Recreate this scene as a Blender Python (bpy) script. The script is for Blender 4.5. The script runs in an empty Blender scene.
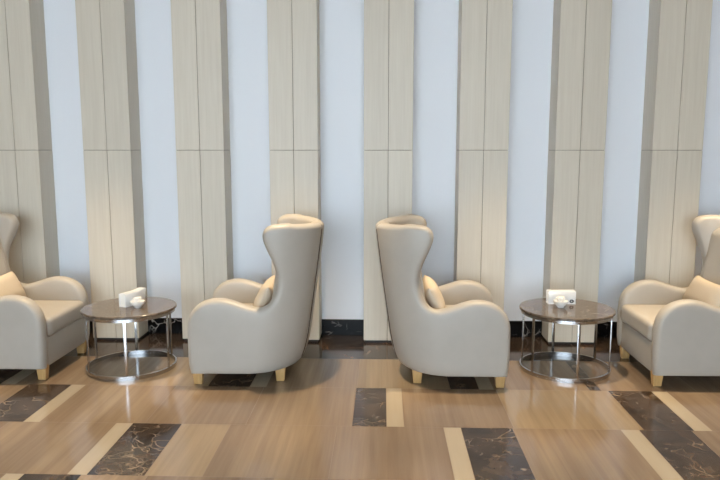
import bpy, bmesh, math, random
import numpy as np
from mathutils import Vector, Matrix
from mathutils.geometry import delaunay_2d_cdt

random.seed(4)
SC = bpy.context.scene
COL = SC.collection
PI = math.pi

# ------------------------------------------------------------------ helpers
def link(name, me, mat=None, parent=None, smooth=False, loc=None, rotz=0.0):
    if mat is not None:
        for m in (mat if isinstance(mat, (list, tuple)) else [mat]):
            me.materials.append(m)
    if smooth:
        for p in me.polygons:
            p.use_smooth = True
    o = bpy.data.objects.new(name, me)
    COL.objects.link(o)
    if parent is not None:
        o.parent = parent
    if loc is not None:
        o.location = loc
    o.rotation_euler.z = rotz
    return o

def from_bm(name, bm, mat, parent=None, smooth=False, loc=None, rotz=0.0, sharp=None):
    bmesh.ops.recalc_face_normals(bm, faces=bm.faces)
    me = bpy.data.meshes.new(name)
    bm.to_mesh(me)
    bm.free()
    o = link(name, me, mat, parent, smooth, loc, rotz)
    if smooth and sharp is not None:
        me.set_sharp_from_angle(angle=math.radians(sharp))
    return o

def from_data(name, V, F, mat, parent=None, smooth=True, sharp=None):
    me = bpy.data.meshes.new(name)
    me.from_pydata([tuple(v) for v in V], [], [tuple(f) for f in F])
    me.update()
    bm = bmesh.new(); bm.from_mesh(me)
    bmesh.ops.remove_doubles(bm, verts=bm.verts, dist=1e-5)
    bpy.data.meshes.remove(me)
    return from_bm(name, bm, mat, parent, smooth, sharp=sharp)

def add_box(bm, x0, x1, y0, y1, z0, z1, bev=0.0, seg=2, midx=0):
    r = bmesh.ops.create_cube(bm, size=1.0)
    vs = r['verts']
    for v in vs:
        v.co = Vector((x0 + (v.co.x + .5) * (x1 - x0), y0 + (v.co.y + .5) * (y1 - y0), z0 + (v.co.z + .5) * (z1 - z0)))
    fs = {f for v in vs for f in v.link_faces}
    for f in fs:
        f.material_index = midx
    if bev > 0:
        es = list({e for v in vs for e in v.link_edges})
        bmesh.ops.bevel(bm, geom=es, offset=bev, segments=seg, profile=.5, affect='EDGES')

def add_lathe(bm, prof, n=64, cx=0.0, cy=0.0, closed=False):
    rings = []
    for r, z in prof:
        if r < 1e-6:
            rings.append([bm.verts.new((cx, cy, z))])
        else:
            rings.append([bm.verts.new((cx + r * math.cos(2 * PI * i / n), cy + r * math.sin(2 * PI * i / n), z)) for i in range(n)])
    pairs = list(zip(rings[:-1], rings[1:]))
    if closed:
        pairs.append((rings[-1], rings[0]))
    for a, b in pairs:
        for i in range(n):
            j = (i + 1) % n
            if len(a) == 1 and len(b) == 1:
                continue
            if len(a) == 1:
                bm.faces.new((a[0], b[i], b[j]))
            elif len(b) == 1:
                bm.faces.new((a[i], a[j], b[0]))
            else:
                bm.faces.new((a[i], a[j], b[j], b[i]))

def add_tube(bm, pts, r, n=8):
    pts = [Vector(p) for p in pts]
    rings = []
    for i, p in enumerate(pts):
        d = (pts[min(i + 1, len(pts) - 1)] - pts[max(i - 1, 0)]).normalized()
        a = d.orthogonal().normalized() if i == 0 else (prev - d * prev.dot(d)).normalized()
        prev = a
        b = d.cross(a)
        rings.append([bm.verts.new(p + (a * math.cos(2 * PI * k / n) + b * math.sin(2 * PI * k / n)) * r) for k in range(n)])
    for A, B in zip(rings[:-1], rings[1:]):
        for k in range(n):
            bm.faces.new((A[k], A[(k + 1) % n], B[(k + 1) % n], B[k]))
    bm.faces.new(rings[0]); bm.faces.new(rings[-1])

def thing(name, label, cat, loc=(0, 0, 0), rotz=0.0, group=None):
    o = bpy.data.objects.new(name, None)
    COL.objects.link(o)
    o.location = loc
    o.rotation_euler.z = rotz
    o['label'] = label
    o['category'] = cat
    if group:
        o['group'] = group
    return o

def struct(o):
    o['kind'] = 'structure'
    return o

def copy_tree(o, parent=None):
    c = o.copy()
    COL.objects.link(c)
    if parent is not None:
        c.parent = parent
    for ch in list(o.children):
        copy_tree(ch, c)
    return c

# ------------------------------------------------------------------ materials
def srgb(r, g, b):
    def f(c):
        c /= 255.0
        return c / 12.92 if c <= .04045 else ((c + .055) / 1.055) ** 2.4
    return (f(r), f(g), f(b), 1.0)

def new_mat(name, col, rough=.5, metal=0.0, spec=.5):
    m = bpy.data.materials.new(name)
    m.use_nodes = True
    b = m.node_tree.nodes['Principled BSDF']
    b.inputs['Base Color'].default_value = col
    b.inputs['Roughness'].default_value = rough
    b.inputs['Metallic'].default_value = metal
    b.inputs['Specular IOR Level'].default_value = spec
    return m, m.node_tree, b

def nd(nt, t, **kw):
    n = nt.nodes.new(t)
    for k, v in kw.items():
        setattr(n, k, v)
    return n

def coords(nt, scale=(1, 1, 1), kind='Object', rot=(0, 0, 0)):
    tc = nd(nt, 'ShaderNodeTexCoord')
    mp = nd(nt, 'ShaderNodeMapping')
    mp.inputs['Scale'].default_value = scale
    mp.inputs['Rotation'].default_value = rot
    nt.links.new(tc.outputs[kind], mp.inputs['Vector'])
    return mp.outputs['Vector']

def noise(nt, vec, scale, detail=4, rough=.55, dist=0.0):
    n = nd(nt, 'ShaderNodeTexNoise')
    n.inputs['Scale'].default_value = scale
    n.inputs['Detail'].default_value = detail
    n.inputs['Roughness'].default_value = rough
    n.inputs['Distortion'].default_value = dist
    nt.links.new(vec, n.inputs['Vector'])
    return n.outputs['Fac']

def ramp(nt, fac, stops):
    r = nd(nt, 'ShaderNodeValToRGB')
    e = r.color_ramp.elements
    e[0].position, e[0].color = stops[0]
    e[1].position, e[1].color = stops[-1]
    for p, c in stops[1:-1]:
        k = e.new(p); k.color = c
    nt.links.new(fac, r.inputs['Fac'])
    return r.outputs['Color']

def mix(nt, fac, a, b, mode='MIX'):
    m = nd(nt, 'ShaderNodeMix', data_type='RGBA', blend_type=mode)
    for s, v in ((0, fac), (6, a), (7, b)):
        if hasattr(v, 'is_output'):
            nt.links.new(v, m.inputs[s])
        else:
            m.inputs[s].default_value = v
    return m.outputs[2]

def bump(nt, b, h, strength=.1, dist=.002):
    n = nd(nt, 'ShaderNodeBump')
    n.inputs['Strength'].default_value = strength
    n.inputs['Distance'].default_value = dist
    nt.links.new(h, n.inputs['Height'])
    nt.links.new(n.outputs['Normal'], b.inputs['Normal'])

# cream leather of the chairs
M_LEATHER, nt, b = new_mat('cream_leather', srgb(176, 168, 157), .42)
v = coords(nt, (1, 1, 1))
c = ramp(nt, noise(nt, v, 9, 3), [(.3, srgb(176, 170, 161)), (.7, srgb(180, 174, 165))])
nt.links.new(c, b.inputs['Base Color'])
bump(nt, b, noise(nt, v, 260, 3), .12, .0015)

M_CUSH, nt, b = new_mat('cream_cushion_fabric', srgb(204, 190, 170), .7)
bump(nt, b, noise(nt, coords(nt), 300, 3), .15, .0015)

M_PIPE, nt, b = new_mat('piping_seam_shade', srgb(92, 80, 68), .6)  # seam cord; its dark brown paints in the shade of the seam gap

def wood_mat(name, lo, hi, scale=(60, 60, 2.2), rough=.45):
    m, nt, b = new_mat(name, hi, rough)
    oi = nd(nt, 'ShaderNodeObjectInfo')
    tc = nd(nt, 'ShaderNodeTexCoord')
    ad = nd(nt, 'ShaderNodeVectorMath', operation='ADD')
    sc = nd(nt, 'ShaderNodeVectorMath', operation='SCALE')
    cb = nd(nt, 'ShaderNodeCombineXYZ')
    for k in range(3):
        nt.links.new(oi.outputs['Random'], cb.inputs[k])
    nt.links.new(cb.outputs[0], sc.inputs[0]); sc.inputs['Scale'].default_value = 17.0
    nt.links.new(tc.outputs['Object'], ad.inputs[0]); nt.links.new(sc.outputs[0], ad.inputs[1])
    mp = nd(nt, 'ShaderNodeMapping'); mp.inputs['Scale'].default_value = scale
    nt.links.new(ad.outputs[0], mp.inputs['Vector'])
    f1 = noise(nt, mp.outputs[0], 1.0, 5, .6)
    c1 = ramp(nt, f1, [(.3, lo), (.68, hi)])
    f2 = noise(nt, mp.outputs[0], .22, 2)
    c2 = mix(nt, .25, c1, ramp(nt, f2, [(.35, lo), (.65, hi)]))
    hs = nd(nt, 'ShaderNodeHueSaturation')
    mr = nd(nt, 'ShaderNodeMapRange')
    mr.inputs['To Min'].default_value = .955; mr.inputs['To Max'].default_value = 1.035
    nt.links.new(oi.outputs['Random'], mr.inputs['Value'])
    nt.links.new(mr.outputs[0], hs.inputs['Value'])
    nt.links.new(c2, hs.inputs['Color'])
    nt.links.new(hs.outputs[0], b.inputs['Base Color'])
    return m
M_WOOD = wood_mat('pale_oak_veneer', srgb(211, 202, 186), srgb(220, 212, 197))
M_LEG = wood_mat('light_wood_leg', srgb(182, 142, 88), srgb(204, 166, 110), (90, 90, 8))
M_SEAM, _, _ = new_mat('panel_gap', srgb(112, 94, 72), .8)
M_PLINTH, _, _ = new_mat('dark_plinth', srgb(40, 34, 30), .5)

M_WHITE, nt, b = new_mat('white_wall_panel', srgb(238, 241, 247), .55)

def marble_dark(name, base, light, vein, rough, vs=1.0):
    m, nt, b = new_mat(name, base, rough)
    oi = nd(nt, 'ShaderNodeObjectInfo')
    v = coords(nt, (vs, vs, vs))
    wv = nd(nt, 'ShaderNodeVectorMath', operation='ADD')
    nz = nd(nt, 'ShaderNodeTexNoise'); nz.inputs['Scale'].default_value = 3.6; nz.inputs['Detail'].default_value = 3
    nt.links.new(v, nz.inputs['Vector'])
    sc = nd(nt, 'ShaderNodeVectorMath', operation='SCALE'); sc.inputs['Scale'].default_value = .5
    nt.links.new(nz.outputs['Color'], sc.inputs[0])
    nt.links.new(v, wv.inputs[0]); nt.links.new(sc.outputs[0], wv.inputs[1])
    w = wv.outputs[0]
    c0 = ramp(nt, noise(nt, w, 7, 6, .65), [(.35, base), (.62, light)])
    tot = None
    for k, (vsc, wd, lo, hi, off) in enumerate(((4.5, .028, .50, .66, 0), (9.0, .045, .53, .68, 3.7), (16.0, .06, .58, .70, 9.1))):
        mo = nd(nt, 'ShaderNodeVectorMath', operation='ADD'); mo.inputs[1].default_value = (off, off * .7, off * .3)
        nt.links.new(w, mo.inputs[0])
        vor = nd(nt, 'ShaderNodeTexVoronoi', feature='DISTANCE_TO_EDGE'); vor.inputs['Scale'].default_value = vsc
        nt.links.new(mo.outputs[0], vor.inputs['Vector'])
        e = ramp(nt, vor.outputs['Distance'], [(.0, (1, 1, 1, 1)), (wd, (0, 0, 0, 1))])
        msk = ramp(nt, noise(nt, mo.outputs[0], 4.5, 3), [(lo, (0, 0, 0, 1)), (hi, (1, 1, 1, 1))])
        f = nd(nt, 'ShaderNodeMath', operation='MULTIPLY')
        nt.links.new(e, f.inputs[0]); nt.links.new(msk, f.inputs[1])
        if tot is None:
            tot = f.outputs[0]
        else:
            mx = nd(nt, 'ShaderNodeMath', operation='MAXIMUM')
            nt.links.new(tot, mx.inputs[0]); nt.links.new(f.outputs[0], mx.inputs[1])
            tot = mx.outputs[0]
    c1 = mix(nt, tot, c0, vein)
    nt.links.new(c1, b.inputs['Base Color'])
    return m
M_EMP = marble_dark('dark_brown_marble', srgb(36, 29, 25), srgb(80, 66, 56), srgb(152, 134, 114), .12)
M_BLACK = marble_dark('black_marble', srgb(10, 10, 11), srgb(22, 21, 22), srgb(170, 164, 158), .22)
M_BLACK.node_tree.nodes['Principled BSDF'].inputs['Specular IOR Level'].default_value = .12
M_BORDER = marble_dark('brown_border_marble', srgb(40, 34, 30), srgb(62, 52, 44), srgb(128, 96, 70), .1)
M_TOP = marble_dark('brown_table_marble', srgb(62, 53, 46), srgb(110, 97, 84), srgb(150, 136, 118), .13, 2.6)

def stone(name, lo, hi, off, rough=.13):
    m, nt, b = new_mat(name, hi, rough)
    tc = nd(nt, 'ShaderNodeTexCoord')
    mp = nd(nt, 'ShaderNodeMapping')
    mp.inputs['Scale'].default_value = (26, .8, 1)
    mp.inputs['Location'].default_value = (off * 13.7, off * 3.1, 0)
    nt.links.new(tc.outputs['Object'], mp.inputs['Vector'])
    f1 = noise(nt, mp.outputs[0], 1.0, 6, .62, .3)
    c1 = ramp(nt, f1, [(.3, lo), (.7, hi)])
    mp2 = nd(nt, 'ShaderNodeMapping')
    mp2.inputs['Scale'].default_value = (5, .5, 1)
    mp2.inputs['Location'].default_value = (off * 7.7, off, 0)
    nt.links.new(tc.outputs['Object'], mp2.inputs['Vector'])
    c2 = mix(nt, .45, c1, ramp(nt, noise(nt, mp2.outputs[0], 1.0, 3), [(.35, lo), (.65, hi)]))
    nt.links.new(c2, b.inputs['Base Color'])
    return m
M_BEIGE = [stone('beige_veined_stone', srgb(118, 100, 84), srgb(152, 133, 110), 0),
           stone('brown_veined_stone', srgb(112, 95, 80), srgb(145, 126, 105), 1),
           stone('pale_veined_stone', srgb(132, 114, 93), srgb(158, 140, 115), 2)]
M_LIGHT = stone('cream_stone', srgb(164, 151, 131), srgb(174, 162, 142), 3)
M_GROUT, _, _ = new_mat('tile_joint', srgb(120, 98, 78), .5)

M_STEEL, nt, b = new_mat('brushed_steel', srgb(190, 190, 192), .24, 1.0)
M_WPLASTIC, _, _ = new_mat('white_plastic', srgb(243, 243, 242), .3)
M_CERAMIC, _, _ = new_mat('white_ceramic', srgb(244, 243, 240), .15)
M_PAPER, _, _ = new_mat('white_paper', srgb(247, 245, 240), .85)
M_BLACKINK, _, _ = new_mat('black_print', srgb(28, 28, 30), .5)
M_CEIL, _, _ = new_mat('white_ceiling_paint', srgb(236, 232, 224), .8)
M_SIDE, _, _ = new_mat('beige_wall_paint', srgb(158, 134, 104), .7)

# ------------------------------------------------------------------ the setting
YF, YW = 5.21, 5.435           # front of the wooden pilasters, white wall behind them
XL, XR, YFRONT, ZC = -6.0, 6.0, -4.0, 3.05
X0, SP, HW = 0.0414, 0.7243, 0.186
ZS = 1.515

def plane(bm, x0, x1, y0, y1, z, midx=0):
    f = bm.faces.new([bm.verts.new(p) for p in ((x0, y0, z), (x1, y0, z), (x1, y1, z), (x0, y1, z))])
    f.material_index = midx
    return f

# floor: rows of stone tiles as they are laid; each entry is (x where the tile ends, material)
bm = bmesh.new()
FM = [M_BEIGE[0], M_BEIGE[1], M_BEIGE[2], M_LIGHT, M_EMP, M_BORDER, M_GROUT]
B0, B1, B2, LT, DK, BD, GR = range(7)
rows = {0: (4.793, 4.190, [(-3.6, B0), (-3.3, DK), (-3.2, LT), (-2.78, B1), (-2.5, DK), (-2.4, LT), (-1.75, B0), (-1.128, B2), (-.855, DK), (-.748, LT), (-.16, B0),
                           (.44, B2), (.625, DK), (.717, LT), (1.327, B0), (1.399, DK), (2.0, B1), (2.6, B0), (2.9, DK), (3.0, LT)]),
        1: (4.190, 3.586, [(-2.9, B1), (-2.306, B0), (-2.025, DK), (-1.931, LT), (-1.331, B0), (-.76, B1), (-.164, B0), (.028, DK), (.126, LT),
                           (.73, B1), (1.439, B2), (1.711, DK), (1.808, LT), (2.4, B1), (3.0, B0), (3.27, DK), (3.37, LT)]),
        2: (3.586, 2.980, [(-2.7, B2), (-2.1, B1), (-1.49, B0), (-1.395, LT), (-1.118, DK), (-.843, B2), (-.247, B0), (.342, B1), (.438, LT), (.721, DK),
                           (1.311, B0), (1.411, LT), (1.693, DK), (2.3, B1), (2.9, B0)]),
        3: (2.980, 2.376, [(-2.38, B1), (-1.782, B0), (-1.693, LT), (-1.419, DK), (-1.102, B0), (-.5, B1), (.1, B0), (.38, DK), (.48, LT), (1.08, B1), (1.68, B2)])}
G = .0012
def lay(y1, y0, cuts):
    x = XL
    for i, (xe, mi) in enumerate(cuts + [(XR, B0)]):
        plane(bm, x + G, xe - G, y0 + G, y1 - G, 0.0, mi)
        x = xe
for k, (y1, y0, cuts) in rows.items():
    lay(y1, y0, cuts)
y = 2.376
for k in range(11):
    rr = random.Random(k)
    x, cuts = XL + rr.random() * .6, []
    while x < XR - .9:
        cuts.append((x, rr.choice([B0, B1, B2])))
        x += .6
        if rr.random() < .45:
            cuts += [(x, rr.choice([B0, B1])), (x + .27, DK), (x + .365, LT)]
            x += .965
    lay(y, y - .604, cuts)
    y -= .604
xs = [-5.4 + .6037 * i for i in range(19)]
lay(YW, 4.793, [(X0 - .003 + SP * (i - 7), BD) for i in range(0, 15)] + [(XR, BD)])
bm.normal_update()
plane(bm, XL, XR, y, YW, -.002, GR)
floor = struct(link('floor', bpy.data.meshes.new('floor'), None))
bm.to_mesh(floor.data); bm.free()
for m in FM:
    floor.data.materials.append(m)

bm = bmesh.new(); add_box(bm, XL, XR, YW, YW + .15, -.05, ZC + .1)
struct(from_bm('wall_back', bm, M_WHITE))
bm = bmesh.new(); add_box(bm, XL, XR, YFRONT, YW + .15, ZC, ZC + .12)
struct(from_bm('ceiling', bm, M_CEIL))
bm = bmesh.new(); add_box(bm, XL - .15, XL, YFRONT, YW + .15, -.05, ZC)  # unseen side wall, added to keep sidelight off the pilaster returns
struct(from_bm('wall_left_light_block', bm, M_SIDE))
bm = bmesh.new()  # unseen wall behind the camera, added so its opening shapes the daylight
add_box(bm, 2.0, XR, YFRONT - .15, YFRONT, -.05, ZC)
add_box(bm, XL, -3.8, YFRONT - .15, YFRONT, -.05, ZC)
add_box(bm, -3.8, 2.0, YFRONT - .15, YFRONT, -.05, .35)
struct(from_bm('wall_front_light_mask', bm, M_SIDE))
bm = bmesh.new(); add_box(bm, XR, XR + .15, YFRONT, YW + .15, -.05, ZC)  # unseen side wall, added to bound the light from the right
struct(from_bm('wall_right_light_block', bm, M_SIDE))
bm = bmesh.new()
add_box(bm, XL, XR, YW - .014, YW, 0, .132, .002, 1)
struct(from_bm('baseboard_back', bm, M_BLACK))

# pilasters clad in wood: two veneer columns, split by a level joint
for i in range(-6, 6):
    cx = X0 + SP * i
    if cx - HW < XL or cx + HW > XR:
        continue
    bm = bmesh.new()
    add_box(bm, -HW + .004, HW - .004, YF + .006 - YW, 0, .02, ZC)
    core = struct(from_bm('trim_%d' % (i + 7), bm, M_SEAM, loc=(cx, YW, 0)))
    bm = bmesh.new()
    add_box(bm, -HW + .01, HW - .01, YF + .012 - YW, 0, 0, .02)
    from_bm('plinth', bm, M_PLINTH, core)
    g = .0016
    for (x0, x1) in ((-HW, -g), (g, HW)):
        for (z0, z1) in ((.02, ZS - g), (ZS + g, ZC)):
            bm = bmesh.new()
            add_box(bm, x0, x1, YF - YW, 0, z0, z1, .0015, 1)
            from_bm('wood_panel', bm, M_WOOD, core)

# ------------------------------------------------------------------ wing chair
# chair space: w = distance behind the front edge (towards the back), v = sideways, z = up. Mesh x = -w.
UB_Z = [0.05, .085, .11, .15, .19, .24, .30, .39, .48, .70, .90, 1.03, 1.1]
UB_W = [.615, .640, .660, .678, .690, .702, .714, .727, .740, .772, .798, .815, .820]
def ub(z):
    return float(np.interp(z, UB_Z, UB_W))
_zs = np.linspace(.0, 1.15, 231)
_ub = np.interp(_zs, UB_Z, UB_W)
_k = np.ones(13) / 13
_ubs = np.convolve(np.pad(_ub, 6, mode='edge'), _k, 'valid')
def ubs(z):
    return float(np.interp(z, _zs, _ubs))
AV, RB = .325, .27
_ph = np.linspace(0, PI / 2, 400)
_s, _v = RB * (1 - np.cos(_ph)), AV * np.sin(_ph)
_len = np.concatenate([[0], np.cumsum(np.hypot(np.diff(_s), np.diff(_v)))])
L1 = float(_len[-1])
def plan(l):
    sg = -1.0 if l < 0 else 1.0
    l = abs(l)
    if l >= L1:
        return RB + l - L1, sg * AV, 0.0, sg
    ph = float(np.interp(l, _len, _ph))
    n = math.hypot(AV * math.cos(ph), RB * math.sin(ph))
    return RB * (1 - math.cos(ph)), sg * AV * math.sin(ph), -AV * math.cos(ph) / n, sg * RB * math.sin(ph) / n
def shell(l, z, t):
    s, v, ns, nv = plan(l)
    return (-(ubs(z) - s - ns * t), v + nv * t, z)
def l_of(w, z):
    s = ubs(z) - w
    if s >= RB:
        return L1 + s - RB
    return float(np.interp(s, _s, _len))

def catmull(P, n=8):
    P = [np.array(p, float) for p in P]
    P = [2 * P[0] - P[1]] + P + [2 * P[-1] - P[-2]]
    out = []
    for i in range(1, len(P) - 2):
        for k in range(n):
            t = k / n
            a, b_, c_, d = P[i - 1:i + 3]
            out.append(.5 * (2 * b_ + (c_ - a) * t + (2 * a - 5 * b_ + 4 * c_ - d) * t * t + (3 * b_ - a - 3 * c_ + d) * t ** 3))
    out.append(P[-2])
    return out

def resample(P, step):
    P = np.array(P)
    d = np.concatenate([[0], np.cumsum(np.hypot(*np.diff(P, axis=0).T))])
    n = max(1, int(round(d[-1] / step)))
    t = np.linspace(0, d[-1], n + 1)
    return np.stack([np.interp(t, d, P[:, 0]), np.interp(t, d, P[:, 1])], 1)

def soft_sheet(name, edges, r, mapf, mat, parent, dome=0.0, step=.014, grid=.022):
    """A padded panel. edges: list of (polyline, k); k > 1 tightens the rounding along that edge."""
    segs, bnd = [], []
    for P, k in edges:
        Q = resample(P, step)
        for a, b_ in zip(Q[:-1], Q[1:]):
            segs.append((a[0], a[1], b_[0], b_[1], k))
            bnd.append((a[0], a[1], k))
    S = np.array(segs)
    A, Bv, K = S[:, :2], S[:, 2:4] - S[:, :2], S[:, 4]
    BB = (Bv ** 2).sum(1)
    def dist(p):
        t = np.clip(((p - A) * Bv).sum(1) / BB, 0, 1)
        q = A + Bv * t[:, None]
        dd = np.hypot(*(p - q).T)
        return float((dd * K).min()), float(dd.min())
    area = sum(s[0] * s[3] - s[2] * s[1] for s in segs)
    sgn = 1 if area > 0 else -1
    poly = np.array([(a[0], a[1]) for a in bnd])
    def inside(p):
        x, y = poly[:, 0], poly[:, 1]
        x2, y2 = np.roll(x, -1), np.roll(y, -1)
        c = ((y > p[1]) != (y2 > p[1])) & (p[0] < (x2 - x) * (p[1] - y) / (y2 - y + 1e-12) + x)
        return c.sum() % 2 == 1
    pts = [Vector(p) for p in poly]
    nb = len(pts)
    for th in (18, 36, 54, 72, 90):
        d0 = r * (1 - math.cos(math.radians(th)))
        for (x0, y0, x1, y1, k) in segs:
            n = np.array([-(y1 - y0), x1 - x0]) * sgn
            n /= np.hypot(*n)
            p = np.array([(x0 + x1) / 2, (y0 + y1) / 2]) + n * d0 / k
            if inside(p) and dist(p)[0] > d0 * .93:
                pts.append(Vector(p))
    lo, hi = poly.min(0), poly.max(0)
    for ix, x in enumerate(np.arange(lo[0], hi[0], grid)):
        for y in np.arange(lo[1] + (ix % 2) * grid / 2, hi[1], grid):
            p = np.array([x, y])
            if inside(p):
                dk, dd = dist(p)
                if dk > r * 1.25 and dd > .008:
                    pts.append(Vector(p))
    res = delaunay_2d_cdt(pts, [(i, (i + 1) % nb) for i in range(nb)], [], 1, 1e-6)
    V2, F2 = res[0], res[2]
    H = []
    for p in V2:
        d = dist(np.array(p))[0]
        if d < 1e-5:
            H.append(0.0)
        elif d < r:
            H.append(math.sqrt(r * r - (r - d) ** 2))
        else:
            H.append(r + dome * (1 - math.exp(-(d - r) / .09)))
    n = len(V2)
    V = [mapf(p[0], p[1], h) for p, h in zip(V2, H)] + [mapf(p[0], p[1], -h) for p, h in zip(V2, H)]
    rim = [h == 0.0 for h in H]
    idx = lambda i: i if rim[i] else n + i
    F = [tuple(f) for f in F2] + [tuple(idx(i) for i in reversed(f)) for f in F2]
    return from_data(name, V, F, mat, parent, True)

def soft_box(name, hx, hy, hz, r, mat, parent, loc, crown=0.0, n=14, edge=4):
    """Rounded, slightly crowned cushion block."""
    bm = bmesh.new()
    bmesh.ops.create_cube(bm, size=2.0)
    bmesh.ops.subdivide_edges(bm, edges=list(bm.edges), cuts=n, use_grid_fill=True)
    for v in bm.verts:
        q = []
        for c_, h_ in zip(v.co, (hx, hy, hz)):
            a = abs(c_)
            # half of the rows go into the rounded border
            u = a / .6 * (h_ - r) if a < .6 else (h_ - r) + (a - .6) / .4 * r
            q.append(math.copysign(u, c_))
        q = Vector(q)
        inner = Vector([max(-(h_ - r), min(h_ - r, c_)) for c_, h_ in zip(q, (hx, hy, hz))])
        d = q - inner
        if d.length > 1e-9:
            m_ = max(abs(x) for x in d)
            q = inner + d.normalized() * m_
        if q.z > 0:
            q.z += crown * max(0, 1 - (q.x / hx) ** 2) * max(0, 1 - (q.y / hy) ** 2)
        v.co = q + Vector(loc)
    return from_bm(name, bm, mat, parent, True)

FRONT = [(.012, .085), (.003, .15), (0, .25), (0, .36), (.004, .42), (.022, .478), (.058, .525), (.105, .558), (.165, .577), (.23, .580), (.29, .568), (.35, .548),
         (.41, .530), (.455, .521), (.497, .527), (.535, .556), (.562, .61), (.577, .68), (.574, .75), (.556, .812), (.53, .872), (.506, .928), (.495, .975), (.502, 1.012),
         (.524, 1.038), (.56, 1.053), (.62, 1.059), (.66, 1.060)]
L0 = .07

def ztop(l):
    return 1.040 + .020 * min(1.0, abs(l) / L1) ** 1.3

def make_chair(label):
    t = thing('wing_chair', label, 'armchair', group='wing chairs along the panelled wall')
    fr = [(l_of(w, z), z) for w, z in [tuple(p) for p in catmull(FRONT, 6)]]
    for sg in (1, -1):
        top = [fr[-1]] + [(l, ztop(l)) for l in np.linspace(fr[-1][0], L0 + .003, 14)[1:]]
        seam = [(L0 + .003, z) for z in np.linspace(ztop(L0), .088, 30)]
        bot = [(l, .085) for l in np.linspace(L0 + .003, fr[0][0], 20)]
        soft_sheet('side_panel', [(fr, 1.45), (top, 1.45), (seam, 5.0), (bot, 4.0)], .05,
                   (lambda s_: (lambda l, z, h: shell(l * s_, z, h)))(sg), M_LEATHER, t, dome=.006)
    top = [(l, ztop(l)) for l in np.linspace(L0 - .003, -L0 + .003, 10)]
    sd1 = [(-L0 + .003, z) for z in np.linspace(ztop(L0), .088, 30)]
    bot = [(l, .085) for l in np.linspace(-L0 + .003, L0 - .003, 8)]
    sd2 = [(L0 - .003, z) for z in np.linspace(.088, ztop(L0), 30)]
    soft_sheet('back_panel', [(top, 1.45), (sd1, 5.0), (bot, 4.0), (sd2, 5.0)], .05, lambda l, z, h: shell(l, z, h), M_LEATHER, t, dome=.004)
    for sg in (1, -1):
        bm = bmesh.new()
        pts = [shell(sg * L0, z, .0495) for z in np.linspace(.12, 1.0, 46)]
        add_tube(bm, pts, .0042, 6)  # cord along the back seam, coloured dark as the gap's shadow
        from_bm('piping', bm, M_PIPE, t, True)
    # inner backrest pad
    c = .035
    hw, z0, z1 = .262, .34, .985
    P = []
    for (cx, cy, a0) in ((hw - .07, z1 - .07, 0), (-hw + .07, z1 - .07, 90), (-hw + .07, z0 + .07, 180), (hw - .07, z0 + .07, 270)):
        for k in range(8):
            a = math.radians(a0 + k * 90 / 7)
            P.append((cx + .07 * math.cos(a), cy + .07 * math.sin(a)))
    P.append(P[0])
    def pad(v, z, h):
        s = .105 + .065 * (abs(v) / .26) ** 2.2 + h + (.008 * math.exp(-((z - .62) / .16) ** 2) if h > 0 else 0)
        return (-(ubs(max(z, .36)) - s), v, z)
    soft_sheet('backrest', [(P, 1.0)], .065, pad, M_LEATHER, t, dome=.010)
    # seat
    soft_box('seat_cushion', .295, .272, .066, .034, M_LEATHER, t, (-.289, 0, .347), .006)
    bm = bmesh.new()
    add_box(bm, -.50, -.014, -.285, .285, .085, .285, .012, 3)
    from_bm('seat_base', bm, M_LEATHER, t, True, sharp=40)
    for w, v in ((.052, .292), (.052, -.292), (.582, .225), (.582, -.225)):
        bm = bmesh.new()
        add_box(bm, -w - .035, -w + .035, v - .027, v + .027, 0, .1, .004, 2)
        for q in bm.verts:
            f = .74 + .26 * q.co.z / .1
            q.co.x = -w + (q.co.x + w) * f
            q.co.y = v + (q.co.y - v) * f
        from_bm('leg', bm, M_LEG, t, True, sharp=40)
    return t

CY = 4.535
base = make_chair('cream wing chair left of centre, side-on, facing left to the slanted napkin holder')
base.location = (-1.258, CY, 0); base.rotation_euler.z = PI + math.radians(1)
chairs = [base]
for (x, yy, rz, lab) in ((.815, CY, 0, 'cream wing chair right of centre, side-on, facing right to the emblem napkin holder'),
                         (-2.212, CY + .05, 0, 'cream wing chair cut off by the left edge of the photo, facing right'),
                         (1.735, CY + .06, PI, 'cream wing chair cut off by the right edge of the photo, facing left')):
    c = copy_tree(base)
    c.location = (x, yy, 0); c.rotation_euler.z = rz
    c['label'] = lab
    chairs.append(c)

# small loose cushions leaning on the backrests
def make_pillow(label):
    hx, hy, T = .235, .108, .054
    nx, ny = 28, 18
    V, F = [], []
    for sgn in (1, -1):
        for j in range(ny + 1):
            for i in range(nx + 1):
                a, b_ = -1 + 2 * i / nx, -1 + 2 * j / ny
                a, b_ = math.sin(a * PI / 2), math.sin(b_ * PI / 2)
                th = T * (max(0, 1 - a ** 4) * max(0, 1 - b_ ** 4)) ** .55
                V.append((sgn * th, hx * a * (1 - .05 * (1 - b_ * b_)), hy * b_ * (1 - .09 * (1 - a * a))))
        o = (0 if sgn == 1 else (nx + 1) * (ny + 1))
        for j in range(ny):
            for i in range(nx):
                q = (o + j * (nx + 1) + i, o + j * (nx + 1) + i + 1, o + (j + 1) * (nx + 1) + i + 1, o + (j + 1) * (nx + 1) + i)
                F.append(q if sgn == 1 else tuple(reversed(q)))
    tilt = Matrix.Rotation(math.radians(-27), 4, 'Y')
    V = [tilt @ Vector(v) for v in V]
    o = from_data('lumbar_cushion', V, F, M_CUSH, None, True)
    o['label'] = label; o['category'] = 'cushion'; o['group'] = 'small cushions in the wing chairs'
    return o
PW, PZ = .466, .538
pil = make_pillow('small cream cushion peeking out behind the arm of the left-of-centre wing chair')
labs = ['small cream cushion peeking out behind the arm of the right-of-centre wing chair',
        'small cream cushion in the wing chair at the left edge of the photo',
        'small cream cushion in the wing chair at the right edge of the photo']
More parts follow.
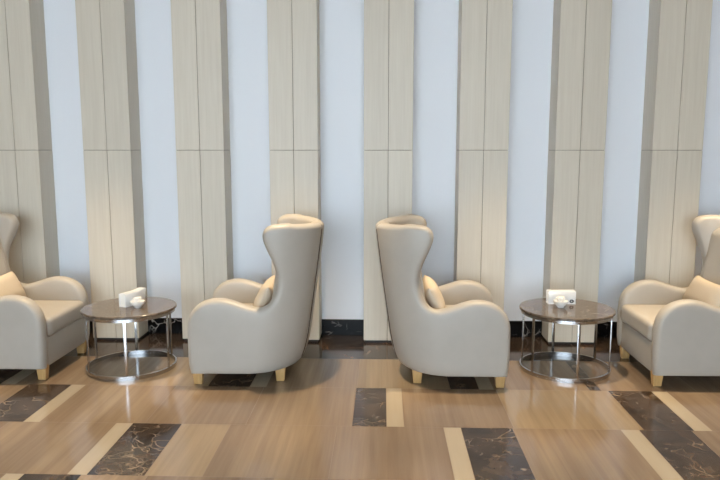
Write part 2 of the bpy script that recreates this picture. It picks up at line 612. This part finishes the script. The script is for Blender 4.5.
for i, c in enumerate(chairs):
    p = pil if i == 0 else pil.copy()
    if i:
        COL.objects.link(p); p['label'] = labs[i - 1]
    rz = c.rotation_euler.z
    p.rotation_euler.z = rz
    p.location = (c.location.x - PW * math.cos(rz), c.location.y, PZ)

# ------------------------------------------------------------------ round tables
TH = .435
def make_table(label, loc, phase):
    t = thing('round_side_table', label, 'table', loc, 0, 'round marble side tables')
    bm = bmesh.new()
    add_lathe(bm, [(0, TH - .018), (.314, TH - .018), (.319, TH - .014), (.319, TH - .004), (.315, TH), (0, TH)], 96)
    from_bm('table_top', bm, M_TOP, t, True, sharp=30)
    for nm, z0, z1 in (('top_ring', TH - .040, TH - .018), ('base_ring', 0, .028)):
        bm = bmesh.new()
        add_lathe(bm, [(.296, z0), (.306, z0), (.306, z1), (.296, z1)], 96, closed=True)
        from_bm(nm, bm, M_STEEL, t, True, sharp=30)
    for k in range(6):
        a = phase + k * PI / 3
        bm = bmesh.new()
        add_box(bm, -.004, .004, -.0095, .0095, .02, TH - .03, .0015, 2)
        bmesh.ops.transform(bm, matrix=Matrix.Rotation(a, 4, 'Z') @ Matrix.Translation((.301, 0, 0)), verts=bm.verts)
        from_bm('leg', bm, M_STEEL, t, True, sharp=30)
    return t
TL = (-1.765, 4.57, 0)
TR = (1.278, 4.63, 0)
make_table('round brown marble table on steel frame, in the left half, under the slanted napkin holder', TL, math.radians(-76))
make_table('round brown marble table on steel frame, in the right half, under the emblem napkin holder', TR, math.radians(-89))

def make_holder(label, loc, rotz, flare, emblem):
    t = thing('napkin_holder', label, 'napkin holder', loc, rotz, 'white napkin holders')
    bm = bmesh.new(); add_box(bm, -.097, .097, -.032, .032, 0, .008, .002, 2)
    from_bm('base_plate', bm, M_WPLASTIC, t, True, sharp=40)
    for s in (-1, 1):
        bm = bmesh.new()
        add_box(bm, -.097, .097, s * .028 - .003, s * .028 + .003, .006, .092, .002, 2)
        f = from_bm('side_plate', bm, M_WPLASTIC, t, True, sharp=40)
        if emblem and s == -1:
            bm = bmesh.new()
            add_lathe(bm, [(.0045, 0), (.0125, 0), (.0125, .0006), (.0045, .0006)], 24, closed=True)
            bmesh.ops.transform(bm, matrix=Matrix.Translation((.068, -.0312, .022)) @ Matrix.Diagonal((1.25, 1, 1, 1)) @ Matrix.Rotation(PI / 2, 4, 'X'), verts=bm.verts)
            e = from_bm('emblem', bm, M_BLACKINK, f)
            e['label'] = 'small black ring emblem'
    # folded napkins, each sheet its own bend
    bm = bmesh.new()
    n = 7
    for k in range(n):
        yk = -.020 + .040 * k / (n - 1)
        h = .094 + .004 * math.sin(k * 2.1)
        A = []
        for i in range(13):
            x = -.092 + .184 * i / 12
            up = flare * max(0, (x + .02) / .11) ** 2
            A.append((x, yk - up * .6 * (1 - k / n), h + up * .35))
        for i in range(12):
            (xa, ya, za), (xb, yb, zb) = A[i], A[i + 1]
            vs = [bm.verts.new(p) for p in ((xa, yk - .0025, .009), (xb, yk - .0025, .009), (xb, yb - .0025, zb), (xa, ya - .0025, za),
                                            (xa, yk + .0025, .009), (xb, yk + .0025, .009), (xb, yb + .0025, zb), (xa, ya + .0025, za))]
            for f in ((0, 1, 2, 3), (7, 6, 5, 4), (3, 2, 6, 7)):
                bm.faces.new([vs[q] for q in f])
            if i == 0:
                bm.faces.new([vs[q] for q in (4, 0, 3, 7)])
            if i == 11:
                bm.faces.new([vs[q] for q in (1, 5, 6, 2)])
    bmesh.ops.remove_doubles(bm, verts=bm.verts, dist=1e-5)
    nk = from_bm('napkins', bm, M_PAPER, t, True, sharp=40)
    return t
make_holder('white napkin holder standing slanted on the left round table', (-1.765, 4.63, TH), math.radians(66), .03, False)
make_holder('white napkin holder facing forward with small black emblem, on the right round table', (1.272, 4.765, TH), math.radians(1), .0, True)

def make_bowl(label, loc, rotz, seed):
    t = thing('small_bowl', label, 'bowl', loc, rotz, 'small white bowls')
    bm = bmesh.new()
    add_lathe(bm, [(0, .002), (.022, .0), (.025, .004), (.024, .007), (.036, .016), (.046, .030), (.050, .044), (.0495, .046), (.047, .044), (.042, .030), (.030, .016), (0, .012)], 48)
    from_bm('dish', bm, M_CERAMIC, t, True, sharp=50)
    rr = random.Random(seed)
    for k in range(6):
        a = k * PI / 3 + rr.random() * .4
        bm = bmesh.new()
        add_box(bm, -.016, .016, -.003, .003, -.024, .026, .0015, 2)
        M = Matrix.Translation((.016 * math.cos(a), .016 * math.sin(a), .044 + .006 * rr.random())) @ Matrix.Rotation(a + PI / 2 + rr.uniform(-.4, .4), 4, 'Z') @ Matrix.Rotation(rr.uniform(.25, .6), 4, 'X')
        bmesh.ops.transform(bm, matrix=M, verts=bm.verts)
        o = from_bm('paper_packet', bm, M_PAPER, None, True, sharp=40)
        o.location = loc; o.rotation_euler.z = rotz
        o['label'] = SACH[seed]
        o['category'] = 'packet'
        o['group'] = GRP[seed]
    return t
SACH = {1: 'white paper packet standing in the bowl beside the slanted napkin holder', 2: 'white paper packet standing in the bowl before the emblem napkin holder'}
GRP = {1: 'paper packets in the left bowl', 2: 'paper packets in the right bowl'}
make_bowl('small white bowl of paper packets on the left round table', (-1.695, 4.54, TH), .3, 1)
make_bowl('small white bowl of paper packets on the right round table', (1.24, 4.645, TH), 0, 2)

# ------------------------------------------------------------------ light
W = bpy.data.worlds.new('World'); SC.world = W
W.use_nodes = True
W.node_tree.nodes['Background'].inputs['Color'].default_value = (.73, .875, 1.0, 1)
W.node_tree.nodes['Background'].inputs['Strength'].default_value = 10.2

def spot(x, y, power, size=52, blend=.8, rad=.04, col=(1.0, .77, .50)):
    l = bpy.data.lights.new('downlight', 'SPOT')
    l.energy = power; l.spot_size = math.radians(size); l.spot_blend = blend
    l.shadow_soft_size = rad; l.color = col
    o = bpy.data.objects.new('downlight', l)
    COL.objects.link(o)
    o.location = (x, y, ZC - .02)
for x in (-3.6, -2.1, -.6, .9, 2.4, 3.9):
    spot(x, 4.4, 330)
    spot(x, 2.6, 270)

# ------------------------------------------------------------------ camera
cam = bpy.data.cameras.new('camera')
cam.sensor_width = 36.0
cam.lens = 676.9 / 720 * 36.0
cam.clip_start = .05
co = bpy.data.objects.new('camera', cam)
COL.objects.link(co)
co.location = (0, 0, 1.535)
co.rotation_euler = (math.radians(90 - 7.776), 0, math.radians(1.911))
SC.camera = co
SC.view_settings.view_transform = 'Standard'
SC.view_settings.look = 'None'
SC.view_settings.exposure = 0.0
SC.view_settings.gamma = 1.0
SC.view_settings.use_curve_mapping = False
